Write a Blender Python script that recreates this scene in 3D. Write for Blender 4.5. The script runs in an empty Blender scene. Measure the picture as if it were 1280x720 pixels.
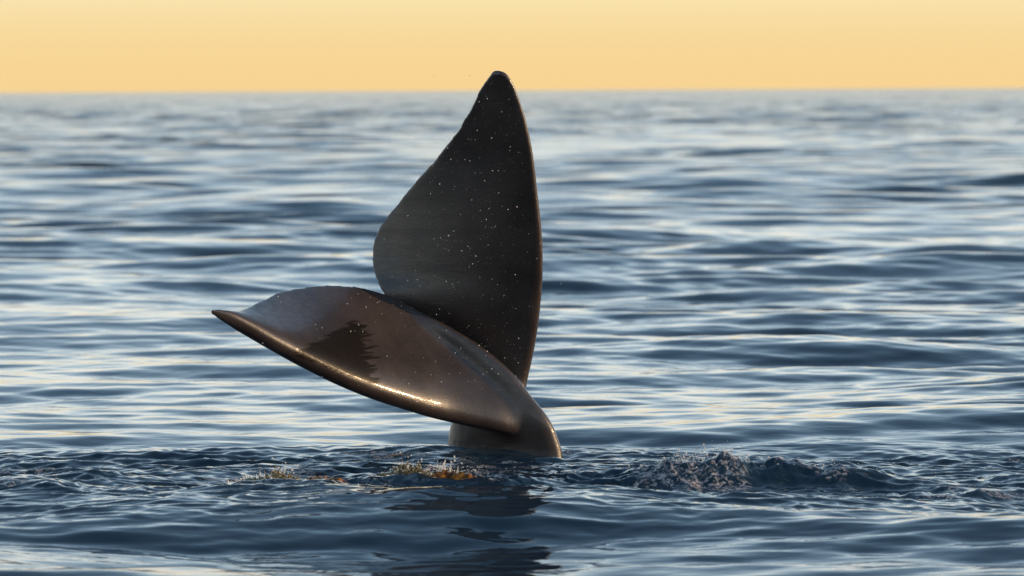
import bpy, bmesh, math, random
import numpy as np
from mathutils import Vector, noise as mnoise

random.seed(7)
rng = np.random.default_rng(11)
R = math.radians
S = bpy.context.scene
COL = S.collection

# ------------------------------------------------------------------ camera
CAM_H = 3.03            # eye height above mean sea level (m), shot from a small boat
DIST = 32.0             # distance to the tail
FPX = 4800.0            # focal length in pixels of the 1280 px wide photograph
HORIZON = 113.0
PITCH = math.atan((360 - HORIZON) / FPX)
ROLL = R(-0.27)
cam_d = bpy.data.cameras.new('camera')
cam = bpy.data.objects.new('camera', cam_d)
COL.objects.link(cam)
cam_d.sensor_width = 36.0
cam_d.lens = FPX / 1280 * 36
cam_d.clip_start = 0.5
cam_d.clip_end = 120000
cam.location = (0, 0, CAM_H)
from mathutils import Matrix
cam.rotation_euler = (Matrix.Rotation(R(90) - PITCH, 4, 'X') @ Matrix.Rotation(ROLL, 4, 'Z')).to_euler()
cam_d.dof.use_dof = True
cam_d.dof.focus_distance = 31.6
cam_d.dof.aperture_fstop = 2.1
S.camera = cam

# ------------------------------------------------------------------ sun and sky
SUN_EL = R(9.0)
SUN_AZ = R(95.0)        # clockwise from the viewing direction (+Y): to the right and a little in front
sun_dir = Vector((math.sin(SUN_AZ) * math.cos(SUN_EL), math.cos(SUN_AZ) * math.cos(SUN_EL), math.sin(SUN_EL)))
sl = bpy.data.lights.new('sun', 'SUN')
sl.energy = 4.0
sl.angle = R(0.5)
sl.color = (1.0, 0.66, 0.36)
so = bpy.data.objects.new('sun', sl)
COL.objects.link(so)
so.rotation_euler = sun_dir.to_track_quat('Z', 'Y').to_euler()
so.location = (20, -10, 12)

w = bpy.data.worlds.new('World')
S.world = w
w.use_nodes = True
nt = w.node_tree
nt.nodes.clear()
N = nt.nodes.new
L = nt.links.new
out = N('ShaderNodeOutputWorld')
sky = N('ShaderNodeTexSky')
sky.sky_type = 'NISHITA'
sky.sun_disc = False
sky.sun_elevation = SUN_EL
sky.sun_rotation = SUN_AZ
sky.air_density = 1.0
sky.dust_density = 0.6
sky.ozone_density = 1.6
bg_sky = N('ShaderNodeBackground')
bg_sky.inputs[1].default_value = 0.13
L(sky.outputs[0], bg_sky.inputs[0])
# golden horizon, with the low sky above frame brightened to light up the sea
tc = N('ShaderNodeTexCoord')
sep = N('ShaderNodeSeparateXYZ')
L(tc.outputs['Generated'], sep.inputs[0])
ramp = N('ShaderNodeValToRGB')
ramp.color_ramp.interpolation = 'B_SPLINE'
el = ramp.color_ramp.elements
el[0].position = 0.0
el[0].color = (0.955, 0.665, 0.30, 1)
el[1].position = 0.03
el[1].color = (0.95, 0.80, 0.46, 1)
for p, c in ((0.012, (0.945, 0.675, 0.30)), (0.055, (1.38, 1.25, 1.0)), (0.10, (1.50, 1.50, 1.38)), (0.16, (1.08, 1.33, 1.44)), (0.27, (0.66, 0.95, 1.22)), (0.45, (0.29, 0.51, 0.78)), (1.0, (0.11, 0.22, 0.39))):
    e = el.new(p)
    e.color = (*c, 1)
for e in el:
    e.color = (e.color[0] / 2, e.color[1] / 2, e.color[2] / 2, 1)      # doubled again by the background strength
absz = N('ShaderNodeMath'); absz.operation = 'ABSOLUTE'
L(sep.outputs[2], absz.inputs[0])
L(absz.outputs[0], ramp.inputs[0])
bg_gradient = N('ShaderNodeBackground')
bg_gradient.inputs[1].default_value = 2.0
L(ramp.outputs[0], bg_gradient.inputs[0])
fr = N('ShaderNodeMapRange')
fr.interpolation_type = 'SMOOTHSTEP'
fr.inputs[1].default_value = 0.02
fr.inputs[2].default_value = 0.6
fr.inputs[3].default_value = 0.02
fr.inputs[4].default_value = 0.2
L(absz.outputs[0], fr.inputs[0])
mx = N('ShaderNodeMixShader')
L(fr.outputs[0], mx.inputs[0])
L(bg_gradient.outputs[0], mx.inputs[1])
L(bg_sky.outputs[0], mx.inputs[2])
L(mx.outputs[0], out.inputs[0])

S.view_settings.view_transform = 'Standard'
S.view_settings.look = 'None'
S.view_settings.exposure = 0.0
S.view_settings.gamma = 1.0
S.view_settings.use_curve_mapping = False
S.render.engine = 'CYCLES'

# ------------------------------------------------------------------ helpers
cM = (Matrix.Rotation(R(90) - PITCH, 4, 'X') @ Matrix.Rotation(ROLL, 4, 'Z')).to_3x3()

def at(px, py, y):
    """photo pixel -> world point lying at distance y from the camera"""
    d = cM @ Vector(((px - 640) / FPX, -(py - 360) / FPX, -1.0))
    return Vector((0, 0, CAM_H)) + d * (y / d.y)

def on_sea(px, py):
    d = cM @ Vector(((px - 640) / FPX, -(py - 360) / FPX, -1.0))
    return Vector((0, 0, CAM_H)) + d * (-CAM_H / d.z)

def tag(o, label=None, cat=None, group=None, kind=None):
    if label: o['label'] = label
    if cat: o['category'] = cat
    if group: o['group'] = group
    if kind: o['kind'] = kind
    return o

def mesh_obj(name, verts, faces, mat, parent=None, smooth=True):
    me = bpy.data.meshes.new(name)
    me.from_pydata(verts, [], faces)
    me.validate()
    if smooth:
        me.shade_smooth()
    me.materials.append(mat)
    o = bpy.data.objects.new(name, me)
    COL.objects.link(o)
    if parent: o.parent = parent
    return o

def smooth01(x, a, b):
    t = np.clip((x - a) / (b - a), 0, 1)
    return t * t * (3 - 2 * t)

_perm = np.random.default_rng(5).permutation(4096)
_ga = np.random.default_rng(6).random(4096) * 2 * np.pi
_gx, _gy = np.cos(_ga), np.sin(_ga)
def pnoise(x, y):
    """vectorised 2-D gradient noise, about -0.7..0.7"""
    xi = np.floor(x).astype(np.int64); yi = np.floor(y).astype(np.int64)
    xf = x - xi; yf = y - yi
    u = xf ** 3 * (xf * (xf * 6 - 15) + 10); v = yf ** 3 * (yf * (yf * 6 - 15) + 10)
    def g(ix, iy, dx, dy):
        h = _perm[(_perm[ix & 4095] + iy) & 4095]
        return _gx[h] * dx + _gy[h] * dy
    a = g(xi, yi, xf, yf); b = g(xi + 1, yi, xf - 1, yf)
    c = g(xi, yi + 1, xf, yf - 1); d = g(xi + 1, yi + 1, xf - 1, yf - 1)
    return (a + u * (b - a)) + v * ((c + u * (d - c)) - (a + u * (b - a)))

# ------------------------------------------------------------------ materials
def new_mat(name):
    m = bpy.data.materials.new(name)
    m.use_nodes = True
    n = m.node_tree
    b = n.nodes['Principled BSDF']
    return m, n, b

def sea_material():
    m, n, b = new_mat('sea_water')
    A = n.nodes.new; K = n.links.new
    b.inputs['IOR'].default_value = 1.33
    geo = A('ShaderNodeNewGeometry')
    at_r = A('ShaderNodeAttribute'); at_r.attribute_name = 'rough'
    at_f = A('ShaderNodeAttribute'); at_f.attribute_name = 'foam'
    # fine wind ripples
    mp = A('ShaderNodeMapping'); mp.inputs['Scale'].default_value = (0.55, 1.0, 1.0)
    K(geo.outputs['Position'], mp.inputs[0])
    n1 = A('ShaderNodeTexNoise'); n1.inputs['Scale'].default_value = 5.5; n1.inputs['Detail'].default_value = 3.0; n1.inputs['Roughness'].default_value = 0.5
    K(mp.outputs[0], n1.inputs['Vector'])
    bp = A('ShaderNodeBump'); bp.inputs['Strength'].default_value = 0.3; bp.inputs['Distance'].default_value = 0.02
    K(n1.outputs[0], bp.inputs['Height'])
    # waves too fine for the far part of the sheet
    mp2 = A('ShaderNodeMapping'); mp2.inputs['Scale'].default_value = (0.5, 1.0, 1.0)
    K(geo.outputs['Position'], mp2.inputs[0])
    n4 = A('ShaderNodeTexNoise'); n4.inputs['Scale'].default_value = 0.35; n4.inputs['Detail'].default_value = 2.5
    K(mp2.outputs[0], n4.inputs['Vector'])
    at_l = A('ShaderNodeAttribute'); at_l.attribute_name = 'lost'
    bp2 = A('ShaderNodeBump'); bp2.inputs['Distance'].default_value = 2.0
    K(at_l.outputs['Fac'], bp2.inputs['Strength']); K(n4.outputs[0], bp2.inputs['Height']); K(bp.outputs[0], bp2.inputs['Normal'])
    bp = bp2
    # foam lace
    n2 = A('ShaderNodeTexNoise'); n2.inputs['Scale'].default_value = 24.0; n2.inputs['Detail'].default_value = 7.0; n2.inputs['Roughness'].default_value = 0.62; n2.inputs['Distortion'].default_value = 1.4
    mpf = A('ShaderNodeMapping'); mpf.inputs['Scale'].default_value = (0.8, 1.0, 0.5); mpf.inputs['Rotation'].default_value = (0, 0.5, 0)
    K(geo.outputs['Position'], mpf.inputs[0]); K(mpf.outputs[0], n2.inputs['Vector'])
    add = A('ShaderNodeMath'); add.operation = 'ADD'
    K(at_f.outputs['Fac'], add.inputs[0]); K(n2.outputs[0], add.inputs[1])
    fm = A('ShaderNodeMapRange'); fm.inputs[1].default_value = 1.02; fm.inputs[2].default_value = 1.2; fm.inputs[4].default_value = 0.7
    K(add.outputs[0], fm.inputs[0])
    mc = A('ShaderNodeMix'); mc.data_type = 'RGBA'
    mc.inputs['A'].default_value = (0.009, 0.022, 0.035, 1)
    mc.inputs['B'].default_value = (0.62, 0.54, 0.50, 1)
    K(fm.outputs[0], mc.inputs['Factor'])
    K(mc.outputs['Result'], b.inputs['Base Color'])
    mr = A('ShaderNodeMix'); mr.data_type = 'FLOAT'
    K(fm.outputs[0], mr.inputs['Factor']); K(at_r.outputs['Fac'], mr.inputs['A']); mr.inputs['B'].default_value = 0.55
    K(mr.outputs['Result'], b.inputs['Roughness'])
    K(bp.outputs[0], b.inputs['Normal'])
    return m

def skin_material():
    m, n, b = new_mat('whale_skin')
    A = n.nodes.new; K = n.links.new
    tc = A('ShaderNodeTexCoord')
    wet = A('ShaderNodeAttribute'); wet.attribute_name = 'dry_patch'
    n1 = A('ShaderNodeTexNoise'); n1.inputs['Scale'].default_value = 3.0; n1.inputs['Detail'].default_value = 6.0
    K(tc.outputs['Object'], n1.inputs['Vector'])
    cr = A('ShaderNodeValToRGB')
    cr.color_ramp.elements[0].position = 0.3; cr.color_ramp.elements[0].color = (0.018, 0.0115, 0.0095, 1)
    cr.color_ramp.elements[1].position = 0.75; cr.color_ramp.elements[1].color = (0.042, 0.030, 0.027, 1)
    K(n1.outputs[0], cr.inputs[0])
    mc = A('ShaderNodeMix'); mc.data_type = 'RGBA'
    K(wet.outputs['Fac'], mc.inputs['Factor']); K(cr.outputs[0], mc.inputs['A']); mc.inputs['B'].default_value = (0.009, 0.006, 0.004, 1)
    mp3 = A('ShaderNodeMapping'); mp3.inputs['Scale'].default_value = (3, 3, 34); mp3.inputs['Rotation'].default_value = (0.3, 0.5, 0)
    K(tc.outputs['Object'], mp3.inputs[0])
    n6 = A('ShaderNodeTexNoise'); n6.inputs['Scale'].default_value = 1.0; n6.inputs['Detail'].default_value = 3.0
    K(mp3.outputs[0], n6.inputs['Vector'])
    sc = A('ShaderNodeMapRange'); sc.inputs[1].default_value = 0.66; sc.inputs[2].default_value = 0.74; sc.inputs[4].default_value = 0.5
    K(n6.outputs[0], sc.inputs[0])
    mc2 = A('ShaderNodeMix'); mc2.data_type = 'RGBA'
    K(sc.outputs[0], mc2.inputs['Factor']); K(mc.outputs['Result'], mc2.inputs['A']); mc2.inputs['B'].default_value = (0.075, 0.058, 0.052, 1)
    K(mc2.outputs['Result'], b.inputs['Base Color'])
    # streaky water film
    mp = A('ShaderNodeMapping'); mp.inputs['Scale'].default_value = (11, 11, 3.0)
    K(tc.outputs['Object'], mp.inputs[0])
    n2 = A('ShaderNodeTexNoise'); n2.inputs['Scale'].default_value = 1.0; n2.inputs['Detail'].default_value = 4.0
    K(mp.outputs[0], n2.inputs['Vector'])
    n3 = A('ShaderNodeTexNoise'); n3.inputs['Scale'].default_value = 55.0; n3.inputs['Detail'].default_value = 3.0
    K(tc.outputs['Object'], n3.inputs['Vector'])
    ad = A('ShaderNodeMath'); ad.operation = 'MULTIPLY_ADD'; ad.inputs[1].default_value = 0.6
    K(n3.outputs[0], ad.inputs[0]); K(n2.outputs[0], ad.inputs[2])
    bp = A('ShaderNodeBump'); bp.inputs['Strength'].default_value = 0.24; bp.inputs['Distance'].default_value = 0.01
    K(ad.outputs[0], bp.inputs['Height']); K(bp.outputs[0], b.inputs['Normal'])
    rr = A('ShaderNodeMapRange'); rr.inputs[3].default_value = 0.36; rr.inputs[4].default_value = 0.52
    K(n2.outputs[0], rr.inputs[0]); K(rr.outputs[0], b.inputs['Roughness'])
    sp = A('ShaderNodeMapRange'); sp.inputs[3].default_value = 0.6; sp.inputs[4].default_value = 0.2
    K(wet.outputs['Fac'], sp.inputs[0]); K(sp.outputs[0], b.inputs['Specular IOR Level'])
    # broken film of sea water over the skin
    b.inputs['Coat IOR'].default_value = 1.33
    n5 = A('ShaderNodeTexNoise'); n5.inputs['Scale'].default_value = 1.0; n5.inputs['Detail'].default_value = 6.0
    mp5 = A('ShaderNodeMapping'); mp5.inputs['Scale'].default_value = (9, 14, 46); mp5.inputs['Rotation'].default_value = (0, 0.45, 0)
    K(tc.outputs['Object'], mp5.inputs[0]); K(mp5.outputs[0], n5.inputs['Vector'])
    cw = A('ShaderNodeMapRange'); cw.inputs[1].default_value = 0.44; cw.inputs[2].default_value = 0.6; cw.inputs[3].default_value = 0.25; cw.inputs[4].default_value = 0.55
    K(n5.outputs[0], cw.inputs[0])
    dm = A('ShaderNodeMapRange'); dm.inputs[3].default_value = 1.0; dm.inputs[4].default_value = 0.1
    K(wet.outputs['Fac'], dm.inputs[0])
    cm = A('ShaderNodeMath'); cm.operation = 'MULTIPLY'
    K(cw.outputs[0], cm.inputs[0]); K(dm.outputs[0], cm.inputs[1]); K(cm.outputs[0], b.inputs['Coat Weight'])
    b.inputs['Coat Roughness'].default_value = 0.08
    bp2 = A('ShaderNodeBump'); bp2.inputs['Strength'].default_value = 0.2; bp2.inputs['Distance'].default_value = 0.008
    K(n5.outputs[0], bp2.inputs['Height']); K(bp2.outputs[0], b.inputs['Coat Normal'])
    return m

M_SEA = sea_material()
M_SKIN = skin_material()

# ------------------------------------------------------------------ the sea
def build_sea():
    # rows: distance from the camera; columns: bearing.  Fine where the picture looks, coarse elsewhere,
    # the waves themselves are functions of world position.
    def span(a, b, s0, s1):
        out = [a]; 
        while out[-1] < b:
            f = (out[-1] - a) / (b - a)
            out.append(out[-1] + s0 * (s1 / s0) ** f)
        return out[:-1]
    rows = span(2, 23, 1.0, 0.12) + span(23, 27.2, 0.04, 0.03) + span(27.2, 33.2, 0.018, 0.02) + span(33.2, 60, 0.03, 0.10) \
        + span(60, 150, 0.11, 0.45) + span(150, 700, 0.45, 2.4) + span(700, 3000, 2.4, 18) + span(3000, 8000, 20, 600) + span(8000, 60000, 800, 9000) + [60000]
    r = np.array(rows)
    dr = np.gradient(r)
    fine = np.linspace(-8.6, 8.6, 520)
    side = 8.6 + np.cumsum(0.035 * 1.2 ** np.arange(200)); side = side[side < 170]
    a = np.radians(np.concatenate([-side[::-1], fine, side]))
    da = np.gradient(a)
    nr, na = len(r), len(a)
    X = (r[:, None] * np.sin(a)[None, :]); Y = (r[:, None] * np.cos(a)[None, :])
    sp = np.maximum(dr[:, None], 0.6 * r[:, None] * da[None, :])
    Z = np.zeros_like(X)
    lost = np.zeros_like(X)
    # wave trains
    n = 130
    lam = np.exp(np.linspace(np.log(0.22), np.log(34.0), n)) * rng.uniform(0.96, 1.04, n)
    k = 2 * np.pi / lam
    x = np.log(lam)
    sl = np.exp(-((x - np.log(1.5)) / 1.55) ** 2)
    sl += 0.12 * np.exp(-((x - np.log(0.42)) / 0.5) ** 2) + 0.5 * np.exp(-((x - np.log(11.0)) / 0.7) ** 2)
    sl *= 0.126 / math.sqrt((sl ** 2).sum() / 2)
    spread = np.interp(x, [np.log(.22), np.log(2), np.log(30)], [26, 20, 22])
    th = np.radians(4 + rng.normal(0, 1, n) * spread)
    ph = rng.uniform(0, 2 * np.pi, n)
    tot = (sl ** 2).sum()
    for i in range(n):
        wgt = smooth01(lam[i] / sp, 2.5, 5.0)
        lost += (1 - wgt ** 2) * sl[i] ** 2 / tot
        rmax = np.searchsorted(r, 1e9)
        ok = np.where(wgt.max(axis=1) > 0)[0]
        if len(ok) == 0: continue
        s_ = slice(ok[0], ok[-1] + 1)
        Z[s_] += wgt[s_] * (sl[i] / k[i]) * np.sin(k[i] * (X[s_] * math.sin(th[i]) + Y[s_] * math.cos(th[i])) + ph[i])
    # patchy gusts: calmer and livelier areas
    gust = np.clip(1 + 0.75 * pnoise(X / 11 + 3.3, Y / 34 + 8.1) + 0.6 * pnoise(X / 40, Y / 150 + 2.2), 0.35, 1.9)
    gust *= 1 + 0.35 * smooth01(Y, 130, 600)      # breezier offshore
    Z *= gust
    # churned water round the tail
    foam = np.zeros_like(X)
    i0, i1 = np.searchsorted(r, 24.5), np.searchsorted(r, 35.0)
    q = slice(i0, i1)
    x_, y_ = X[q], Y[q]
    wob = 0.5 * pnoise(x_ * 0.6 + 5, y_ * 0.6)
    zone = smooth01(y_ + wob, 26.3, 29.0) * (1 - smooth01(y_ + wob, 31.4, 33.2)) * (1 - smooth01(np.abs(x_ - 0.2), 4.2, 6.5))
    wx = x_ + 0.12 * pnoise(x_ * 2.2, y_ * 2.2 + 9); wy = y_ + 0.12 * pnoise(x_ * 2.2 + 4, y_ * 2.2)
    t = 0.05 * pnoise(wx * 1.0, wy * 1.9) + 0.06 * (0.35 - np.abs(pnoise(wx * 1.5 + 7, wy * 3.4))) \
        + 0.030 * (0.35 - np.abs(pnoise(wx * 3.6, wy * 7 + 3))) + 0.010 * pnoise(wx * 8, wy * 14)
    lump = np.zeros_like(x_)
    def hump(px, py, h, sx, sy, rough=0.24):
        c = on_sea(px, py)
        e = np.exp(-((x_ - c.x) / sx) ** 2 - ((y_ - c.y) / sy) ** 2)
        return h * e * (1 + rough * (1.6 * pnoise(wx * 6 + px, wy * 4) + 1.5 * (0.3 - np.abs(pnoise(wx * 14, wy * 9 + px))) + 0.5 * pnoise(wx * 26, wy * 16)))
    H = [(770, 603, .06, .5, .25), (846, 604, .145, .38, .26), (903, 603, .14, .17, .22), (955, 602, .115, .34, .22), (1030, 602, .09, .45, .22), (1095, 601, .045, .4, .2),
         (1180, 612, .05, .5, .25), (645, 606, .075, .34, .2), (700, 600, .05, .4, .2), (560, 608, .06, .5, .22), (490, 606, .045, .4, .18), (370, 622, .035, .5, .25),
         (240, 624, .05, .8, .22), (60, 626, .05, .5, .22), (760, 590, .05, .6, .25), (430, 588, .03, .6, .25), (140, 606, .04, .6, .2), (1250, 600, .04, .4, .2)]
    for h in H:
        lump += hump(*h)
    # ripples running out from the churned water
    near = smooth01(y_, 25.0, 26.6) * (1 - smooth01(y_, 29.5, 31.0)) * (1 - smooth01(np.abs(x_ - 0.2), 3.0, 6.5))
    t2 = 0.030 * pnoise(wx * 0.9 + 3, wy * 3.1) + 0.014 * pnoise(wx * 1.7, wy * 6.3 + 11) + 0.005 * pnoise(wx * 4, wy * 13)
    Z[q] += near * t2
    Z[q] = Z[q] * (1 - 0.35 * zone) + 1.25 * zone * t + lump
    fo = zone * (0.36 + 0.55 * pnoise(wx * 1.1 + 20, wy * 1.6) + 0.5 * pnoise(wx * 3.3, wy * 4.4 + 30))
    fo += 2.2 * np.clip(lump - 0.055, 0, 0.1) * (1 + 1.2 * pnoise(wx * 7, wy * 5 + 2)) + 0.6 * (1 + 1.5 * pnoise(wx * 4.5, wy * 3 + 2)) * np.clip(hump(875, 602, .17, .36, .26, 0) + hump(960, 600, .13, .45, .22, 0) + hump(645, 604, .06, .3, .15, 0), 0, .2)
    foam[q] = np.clip(fo, 0, 0.545)
    verts = np.stack([X, Y, Z], -1).reshape(-1, 3)
    idx = np.arange(nr * na).reshape(nr, na)
    quads = np.stack([idx[:-1, :-1], idx[:-1, 1:], idx[1:, 1:], idx[1:, :-1]], -1).reshape(-1, 4)[:, ::-1]
    me = bpy.data.meshes.new('sea')
    me.vertices.add(len(verts)); me.vertices.foreach_set('co', verts.ravel().astype(np.float32))
    me.loops.add(quads.size); me.loops.foreach_set('vertex_index', quads.ravel().astype(np.int32))
    me.polygons.add(len(quads))
    me.polygons.foreach_set('loop_start', np.arange(0, quads.size, 4, dtype=np.int32))
    me.update(calc_edges=True)
    me.shade_smooth()
    rough = 0.06 + 0.10 * np.sqrt(np.clip(lost, 0, 1))
    for nm, d in (('rough', rough), ('foam', foam), ('lost', np.clip(lost * gust ** 2 * 0.7, 0, 1))):
        at_ = me.attributes.new(nm, 'FLOAT', 'POINT')
        at_.data.foreach_set('value', d.ravel().astype(np.float32))
    me.materials.append(M_SEA)
    o = bpy.data.objects.new('sea', me)
    COL.objects.link(o)
    tag(o, 'calm rippled blue sea reaching the horizon, churned around the tail', 'sea', kind='structure')
    print('sea quads', len(quads))
    return o

sea = build_sea()

# ------------------------------------------------------------------ the whale's tail
def catmull(P, ts):
    P = np.array(P, float); n = len(P)
    Q = np.vstack([2 * P[0] - P[1], P, 2 * P[-1] - P[-2]])
    out = []
    for t in ts:
        i = min(int(t), n - 2); f = t - i
        p0, p1, p2, p3 = Q[i], Q[i + 1], Q[i + 2], Q[i + 3]
        out.append(0.5 * ((2 * p1) + (-p0 + p2) * f + (2 * p0 - 5 * p1 + 4 * p2 - p3) * f * f + (-p0 + 3 * p1 - 3 * p2 + p3) * f ** 3))
    return np.array(out)

def foil(u):
    return np.clip(2.969 * np.sqrt(u) - 1.26 * u - 3.516 * u ** 2 + 2.843 * u ** 3 - 1.036 * u ** 4, 0, 2) ** 0.85   # max 1 at .3

def lobe(st, nspan, nch=26, blunt=0.0):
    """st rows: LEx LEy LEd TEx TEy TEd thickness bow   -> verts, faces of a closed foil loft"""
    S_ = catmull(st, np.linspace(0, len(st) - 1, nspan))
    LE = [at(s[0], s[1], DIST + s[2]) for s in S_]
    wv = [1.6 * mnoise.noise((j * 0.17, st[3][0], 0)) + 1.0 * mnoise.noise((j * 0.45, st[3][0], 5)) for j in range(nspan)]
    TE = [at(s[3] + 0.7 * q, s[4] + q, DIST + s[5]) for s, q in zip(S_, wv)]
    u = (1 - np.cos(np.linspace(0, np.pi, nch))) / 2
    V = []; F = []
    m = 2 * nch - 2
    for j in range(nspan):
        c = TE[j] - LE[j]
        e = (LE[min(j + 1, nspan - 1)] - LE[max(j - 1, 0)]) + (TE[min(j + 1, nspan - 1)] - TE[max(j - 1, 0)])
        nrm = e.cross(c).normalized()
        if nrm.y > 0: nrm = -nrm
        T, bow = S_[j][6], S_[j][7]
        bl = blunt * min(1.0, max(0.0, (j / (nspan - 1) * (len(st) - 1) - 6.5) / 2.5))
        prof = lambda q: foil(q) if q < 0.3 else foil(q) * (1 - bl) + bl * max(foil(q), 0.95 * math.sqrt(max(0.0, 1 - ((q - .3) / .7) ** 4)))
        for i in range(nch):
            b = LE[j] + c * u[i] - nrm * bow * math.sin(math.pi * u[i])
            V.append(b + nrm * (0.5 * T * prof(u[i]) + (0.004 + 0.008 * u[i]) * (1 if 0 < i else 0)))
        for i in range(nch - 2, 0, -1):
            b = LE[j] + c * u[i] - nrm * bow * math.sin(math.pi * u[i])
            V.append(b - nrm * (0.5 * T * prof(u[i]) + 0.004 + 0.008 * u[i]))
    for j in range(nspan - 1):
        for i in range(m):
            i2 = (i + 1) % m
            F.append((j * m + i, j * m + i2, (j + 1) * m + i2, (j + 1) * m + i))
    F.append(tuple(range(m))[::-1]); F.append(tuple(range((nspan - 1) * m, nspan * m)))
    return V, F

def tube(st, n, m=32):
    """st rows: px py depth, half width px, turn of the section in degrees, slenderness"""
    S_ = catmull(st, np.linspace(0, len(st) - 1, n))
    V = []; F = []
    for s in S_:
        c = at(s[0], s[1], DIST + s[2]); a = s[3] * DIST / FPX
        ph = R(s[4]); ra = s[5]
        A_ = a / math.sqrt(math.cos(ph) ** 2 + (ra * math.sin(ph)) ** 2)
        for i in range(m):
            q = 2 * math.pi * i / m
            e1 = A_ * math.cos(q); e2 = A_ * ra * math.sin(q) * (1 - 0.25 * max(0.0, math.cos(q)))
            V.append(c + Vector((e1 * math.cos(ph) + e2 * math.sin(ph), -e1 * math.sin(ph) + e2 * math.cos(ph), 0)))
    for j in range(n - 1):
        for i in range(m):
            i2 = (i + 1) % m
            F.append((j * m + i, j * m + i2, (j + 1) * m + i2, (j + 1) * m + i))
    F.append(tuple(range(m))[::-1]); F.append(tuple(range((n - 1) * m, n * m)))
    return V, F

LOW = [  # LEx LEy LEd   TEx TEy TEd  thick bow
    (264, 389, -1.94, 263, 388, -1.94, .03, 0),
    (285, 398, -1.88, 279, 391, -1.80, .09, .0),
    (310, 412, -1.79, 303, 388, -1.50, .14, .01),
    (345, 433, -1.65, 328, 375, -1.12, .18, .02),
    (385, 455, -1.46, 355, 365, -.78, .22, .03),
    (430, 478, -1.22, 392, 358, -.48, .25, .035),
    (475, 497, -.98, 432, 358, -.28, .27, .04),
    (520, 512, -.73, 466, 364, -.14, .275, .04),
    (560, 525, -.52, 499, 376, -.08, .26, .03),
    (600, 535, -.41, 552, 412, .02, .24, .0),
    (628, 541, -.35, 594, 446, .01, .21, -.01),
    (648, 546, -.28, 626, 478, .01, .17, -.01),
    (662, 550, -.18, 648, 508, .02, .12, -.01),
    (670, 556, -.06, 660, 535, .04, .08, 0)]
UP = [
    (625, 91, -.87, 622, 90.5, -.85, .02, 0),
    (635, 95, -.86, 613, 92, -.80, .035, 0),
    (645, 113, -.82, 600, 113, -.68, .05, .0),
    (657, 150, -.75, 580, 151, -.46, .08, .01),
    (666, 195, -.66, 550, 192, -.18, .11, .02),
    (672, 245, -.55, 505, 244, .10, .14, .02),
    (677, 290, -.44, 471, 291, .24, .16, .015),
    (678.5, 335, -.32, 467, 335, .22, .17, .01),
    (676, 380, -.20, 487, 376, .10, .17, .02),
    (670, 425, -.08, 550, 425, .10, .17, .05),
    (661, 470, .02, 610, 480, .06, .17, .03),
    (655, 510, .06, 630, 520, .06, .16, 0)]
PED = [
    (632, 700, .14, 92, 38, .46), (631, 620, .12, 82, 38, .45), (631, 567, .10, 74.5, 38, .44), (630, 548, .07, 70.5, 38, .44), (626, 520, .0, 62, 38, .44),
    (613, 492, -.02, 53, 38, .44), (595, 462, -.05, 46, 36, .44), (567, 430, -.08, 35, 32, .45), (527, 401, -.10, 25, 26, .5), (490, 376, -.08, 9, 20, .6)]

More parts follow.
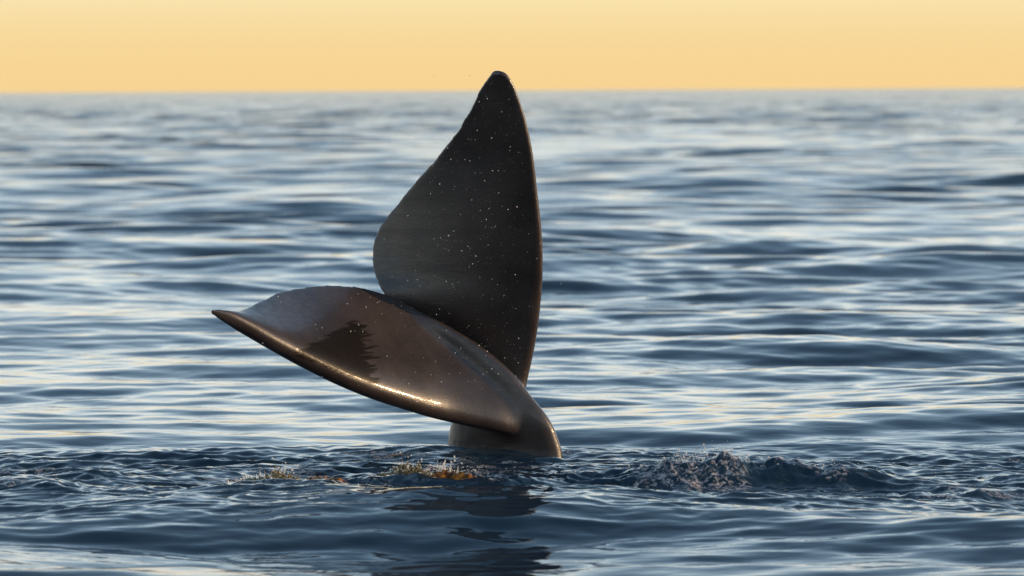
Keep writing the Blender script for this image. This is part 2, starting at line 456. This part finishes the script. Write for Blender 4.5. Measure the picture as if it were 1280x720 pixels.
def build_whale():
    bm = bmesh.new()
    for V, F in (lobe(LOW, 90, blunt=0.4), lobe(UP, 80), tube(PED, 50)):
        vs = [bm.verts.new(v) for v in V]
        for f in F:
            try: bm.faces.new([vs[i] for i in f])
            except ValueError: pass
    bmesh.ops.recalc_face_normals(bm, faces=bm.faces)
    me = bpy.data.meshes.new('whale_raw'); bm.to_mesh(me); bm.free()
    o = bpy.data.objects.new('whale', me); COL.objects.link(o)
    rm = o.modifiers.new('r', 'REMESH'); rm.mode = 'VOXEL'; rm.voxel_size = 0.0105; rm.use_smooth_shade = True
    sm = o.modifiers.new('s', 'SMOOTH'); sm.factor = 0.5; sm.iterations = 14
    dg = bpy.context.evaluated_depsgraph_get()
    me2 = bpy.data.meshes.new_from_object(o.evaluated_get(dg))
    o.modifiers.clear(); o.data = me2
    # let the low fluke run smoothly into the tail stock
    vg = o.vertex_groups.new(name='stock')
    c0 = at(622, 516, DIST - .1)
    for v in me2.vertices:
        dx, dz = v.co.x - c0.x, v.co.z - c0.z
        along = -0.64 * dx + 0.77 * dz; across = 0.77 * dx + 0.64 * dz      # up the keel, and square to it
        d = math.hypot(along / (1.1 if along > 0 else 0.42), across / 0.40)
        wv = max(0.0, min(1.0, (1.15 - d) / 0.6))
        if wv > 0 and v.co.z > 0.1 and v.co.y < DIST + 0.3: vg.add([v.index], wv, 'REPLACE')
    sm = o.modifiers.new('s', 'SMOOTH'); sm.factor = 0.5; sm.iterations = 270; sm.vertex_group = 'stock'
    dg = bpy.context.evaluated_depsgraph_get()
    me2 = bpy.data.meshes.new_from_object(o.evaluated_get(dg))
    o.modifiers.clear(); o.data = me2; me2.name = 'whale'
    o.vertex_groups.clear()
    me2.shade_smooth()
    me2.materials.clear(); me2.materials.append(M_SKIN)
    # matt patch on the low lobe, ragged along the run of the water
    nv = len(me2.vertices)
    co = np.empty(nv * 3, np.float32); me2.vertices.foreach_get('co', co); co = co.reshape(-1, 3)
    dx = co[:, 0]; 
    a0 = at(420, 435, DIST - .7)
    ix = (co[:, 0] - a0.x); iz = (co[:, 2] - a0.z)
    rag = 0.10 * pnoise(co[:, 2] * 42, co[:, 0] * 5) + 0.05 * pnoise(co[:, 2] * 90 + 5, co[:, 0] * 6)
    uu = ix + 0.25 * iz + rag * 1.6
    top = 0.20 - 0.32 * np.clip(0.12 - ix, 0, 1); bot = -0.03 - 0.30 * (ix - 0.0)
    inside = smooth01(uu, -0.30, -0.26) * (1 - smooth01(uu, 0.25, 0.28)) * (1 - smooth01(iz - rag * .5, 0.02 + 0.45 * np.clip(ix + .28, 0, .42), 0.035 + 0.45 * np.clip(ix + .28, 0, .42))) * smooth01(iz - rag * .3, -.02 - .42 * np.clip(ix + .28, 0, .6), -.005 - .42 * np.clip(ix + .28, 0, .6))
    inside *= (co[:, 1] < DIST - .3)
    at_ = me2.attributes.new('dry_patch', 'FLOAT', 'POINT'); at_.data.foreach_set('value', inside.astype(np.float32))
    tag(o, 'dark wet whale tail with two broad flukes raised above the sea', 'whale')
    print('whale verts', nv)
    return o

whale = build_whale()

# ------------------------------------------------------------------ splashes and spray
def water_mat(name, col, trans, rough, translucent):
    m, n, b = new_mat(name)
    A = n.nodes.new; K = n.links.new
    b.inputs['Base Color'].default_value = (*col, 1)
    b.inputs['IOR'].default_value = 1.33
    b.inputs['Roughness'].default_value = rough
    b.inputs['Transmission Weight'].default_value = trans
    tr = A('ShaderNodeBsdfTranslucent'); tr.inputs[0].default_value = (*col, 1)
    ms = A('ShaderNodeMixShader'); ms.inputs[0].default_value = translucent
    if name.endswith('amber'):  # brown-to-orange noise paints an uneven backlit glow into the colour
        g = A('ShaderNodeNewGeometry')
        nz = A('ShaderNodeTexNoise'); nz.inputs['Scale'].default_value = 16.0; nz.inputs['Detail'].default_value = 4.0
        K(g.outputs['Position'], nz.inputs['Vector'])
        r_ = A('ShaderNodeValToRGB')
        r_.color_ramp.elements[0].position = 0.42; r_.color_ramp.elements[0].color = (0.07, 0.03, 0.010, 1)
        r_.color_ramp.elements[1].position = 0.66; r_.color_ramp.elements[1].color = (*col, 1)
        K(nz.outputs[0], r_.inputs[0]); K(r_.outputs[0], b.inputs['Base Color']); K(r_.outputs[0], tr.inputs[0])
    o = n.nodes['Material Output']
    K(b.outputs[0], ms.inputs[1]); K(tr.outputs[0], ms.inputs[2]); K(ms.outputs[0], o.inputs[0])
    return m
M_DROP = water_mat('spray_water', (0.88, 0.84, 0.78), 0.25, 0.08, 0.3)
M_GREEN = water_mat('splash_water_green', (0.34, 0.28, 0.15), 0.35, 0.1, 0.3)
M_AMBER_GLOW = water_mat('splash_painted_glow_amber', (0.75, 0.27, 0.03), 0.1, 0.15, 0.35)  # orange glow of sun through water, put into the base colour

_ico = bmesh.new(); bmesh.ops.create_icosphere(_ico, subdivisions=1, radius=1.0)
ICO_V = np.array([v.co[:] for v in _ico.verts]); ICO_F = [tuple(v.index for v in f.verts) for f in _ico.faces]
_ico.free()

def drops_mesh(pts):
    """pts: (x, y, z, radius, stretch, lean)"""
    V = []; F = []
    for (x, y, z, r, st, ln) in pts:
        o = len(V)
        v = ICO_V * (r, r, r * st)
        v[:, 0] += v[:, 2] * ln
        V.extend((v + (x, y, z)).tolist())
        F.extend([tuple(i + o for i in f) for f in ICO_F])
    return V, F

def jets_mesh(jets, m=7, seg=7):
    """upward spouts of water: (x, y, z, height, radius, leanx, leany)"""
    V = []; F = []
    for (x, y, z, h, r, lx, ly) in jets:
        o = len(V)
        q0 = random.random() * 6
        for j in range(seg + 1):
            f = j / seg
            rr = r * ((1 - f) ** 0.7 * (1 + 0.25 * math.sin(q0 + f * 9)) + (0.45 if 0.75 < f < 0.97 else 0.02))
            for i in range(m):
                a = 2 * math.pi * i / m
                V.append((x + lx * f * f * h + rr * math.cos(a) + 0.2 * r * math.sin(q0 + f * 6), y + ly * f * h + rr * math.sin(a), z + h * f))
        for j in range(seg):
            for i in range(m):
                i2 = (i + 1) % m
                F.append((o + j * m + i, o + j * m + i2, o + (j + 1) * m + i2, o + (j + 1) * m + i))
        F.append(tuple(o + seg * m + i for i in range(m)))
    return V, F

def lip_mesh(x0, x1, y, z, h, depth, seed):
    """a ragged standing ridge of water"""
    n, m = 40, 9
    V = []; F = []
    for i in range(n + 1):
        f = i / n
        env = math.sin(math.pi * f) ** 0.6
        hh = h * env * (0.8 + 0.35 * mnoise.noise((f * 6, seed, 0)) + 0.22 * mnoise.noise((f * 26, seed, 3)))
        for j in range(m + 1):
            g = j / m
            a = math.pi * g
            V.append((x0 + (x1 - x0) * f + 0.01 * mnoise.noise((f * 30, g * 4, seed)), y - depth * math.cos(a) * (0.3 + 0.7 * env) + 0.03 * math.sin(f * 9 + seed),
                      z - 0.03 + (hh + 0.03) * math.sin(a) * (1 + 0.25 * mnoise.noise((f * 25, g * 5, seed + 9)))))
    for i in range(n):
        for j in range(m):
            a = i * (m + 1) + j
            F.append((a, a + m + 1, a + m + 2, a + 1))
    return V, F

def sea_z(x, y, _c={}):
    if 'bvh' not in _c:
        from mathutils.bvhtree import BVHTree
        me = sea.data
        co = np.empty(len(me.vertices) * 3, np.float32); me.vertices.foreach_get('co', co); co = co.reshape(-1, 3)
        k = np.where((co[:, 1] > 26) & (co[:, 1] < 35) & (np.abs(co[:, 0]) < 6))[0]
        _c['co'] = co[k]; _c['bvh'] = True
    d = (_c['co'][:, 0] - x) ** 2 + (_c['co'][:, 1] - y) ** 2
    return float(_c['co'][d.argmin(), 2])

def splash(label, px, py, width, height, njets, ndrops, lip, mats, tall=0.0, lean=0.0):
    """px, py: foot of the splash on the sea;  width, height in metres"""
    c = on_sea(px, py)
    root = bpy.data.objects.new('water_splash', None); COL.objects.link(root)
    root.location = (c.x, c.y, 0)
    root.empty_display_size = 0.1
    tag(root, label, 'splash', 'splashes thrown up beside the tail')
    jets = []
    for i in range(njets):
        x = random.gauss(0, width * 0.27); y = random.gauss(0, 0.06)
        e = math.exp(-(x / (width * 0.38)) ** 2)
        h = height * e * random.uniform(0.35, 1.0)
        jets.append((x, y, sea_z(c.x + x, c.y + y) - 0.02, h + 0.02, random.uniform(0.003, 0.008), lean + random.uniform(-.35, .35), random.uniform(-.3, .3)))
    tag(mesh_obj('spout', *jets_mesh(jets), mats[0], root), kind='stuff')
    if lip:
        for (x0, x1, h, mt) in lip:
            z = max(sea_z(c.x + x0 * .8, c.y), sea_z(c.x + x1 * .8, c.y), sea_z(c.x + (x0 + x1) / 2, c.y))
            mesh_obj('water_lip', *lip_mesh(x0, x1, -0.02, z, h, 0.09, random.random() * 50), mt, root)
    pts = []
    for i in range(ndrops):
        x = random.gauss(0, width * 0.42); y = random.gauss(0, 0.12)
        e = math.exp(-(x / (width * 0.55)) ** 2)
        z = sea_z(c.x + x, c.y + y) + abs(random.gauss(0, height * 0.55)) * e
        pts.append((x, y, z, 0.0022 + 0.007 * random.random() ** 2.5, random.uniform(1, 1.8), random.uniform(-.4, .4)))
    tag(mesh_obj('droplet', *drops_mesh(pts), M_DROP, root), kind='stuff')
    if lip:   # thick broken water in the middle of the tuft
        pts = []
        for i in range(520):
            x = random.gauss(0, width * 0.27); y = random.gauss(0, 0.07)
            e = math.exp(-(x / (width * 0.4)) ** 2) * (0.7 + 0.6 * mnoise.noise((x * 25, px, 0)))
            pts.append((x, y, sea_z(c.x + x, c.y + y) + height * e * random.random() * 0.85, random.uniform(.004, .010), random.uniform(1, 2.0), random.uniform(-.5, .5)))
        tag(mesh_obj('broken_water', *drops_mesh(pts), M_GREEN, root), kind='stuff')
        tag(mesh_obj('broken_water', *drops_mesh([(x + random.uniform(-.02, .02), y - .03, z + .015, r * .6, s_, l) for (x, y, z, r, s_, l) in pts[::3]]), M_DROP, root), kind='stuff')
    return root

splash('ragged green and gold splash tuft with ridge tinted amber as if backlit, out beyond the low fluke', 343, 616, 0.40, 0.16, 26, 150,
       [(-0.26, 0.26, 0.08, M_GREEN), (0.08, 0.56, 0.062, M_AMBER_GLOW)], (M_GREEN,), lean=.2)
splash('small white splash of fine drops at the end of the amber ridge', 310, 608, 0.24, 0.08, 16, 150, None, (M_DROP,))
splash('pale gold splash tuft beside the foot of the tail', 508, 602, 0.36, 0.15, 26, 140,
       [(-0.22, 0.26, 0.08, M_GREEN), (0.10, 0.55, 0.045, M_AMBER_GLOW)], (M_GREEN,), lean=.1)
splash('thin bright spouts leaping from the water under the low fluke', 560, 596, 0.28, 0.12, 14, 110, None, (M_DROP,))
splash('foamy spray on top of the round water hump right of the tail', 880, 600, 0.75, 0.10, 20, 520, None, (M_DROP,))
splash('low line of bright drops on the long swell trailing the foamy hump', 1050, 598, 0.6, 0.05, 10, 200, None, (M_DROP,))

def build_spray():
    from mathutils.bvhtree import BVHTree
    bv = BVHTree.FromPolygons([v.co[:] for v in whale.data.vertices], [p.vertices[:] for p in whale.data.polygons])
    o = Vector((0, 0, CAM_H)); pts = []
    n = 0
    while n < 700:
        # fine spray hanging round the flukes, thickest in front of the tall one
        if random.random() < 0.75:
            px, py = random.gauss(590, 70), random.uniform(90, 480)
        else:
            px, py = random.gauss(480, 140), random.gauss(420, 90)
        if not (240 < px < 720 and 80 < py < 570): continue
        p = at(px, py, DIST)
        hit = bv.ray_cast(o, (p - o).normalized())[0]
        if hit is None and random.random() < 0.75: continue
        y = (hit.y if hit else DIST) - random.uniform(0.02, 0.7)
        p = at(px, py, y)
        pts.append((p.x, p.y, p.z, 0.0012 + 0.0042 * random.random() ** 5, random.uniform(.9, 1.3), 0)); n += 1
    s_ = mesh_obj('spray_droplets', *drops_mesh(pts), M_DROP)
    tag(s_, 'fine bright droplets hanging in the air in front of the flukes', 'spray', kind='stuff')
build_spray()
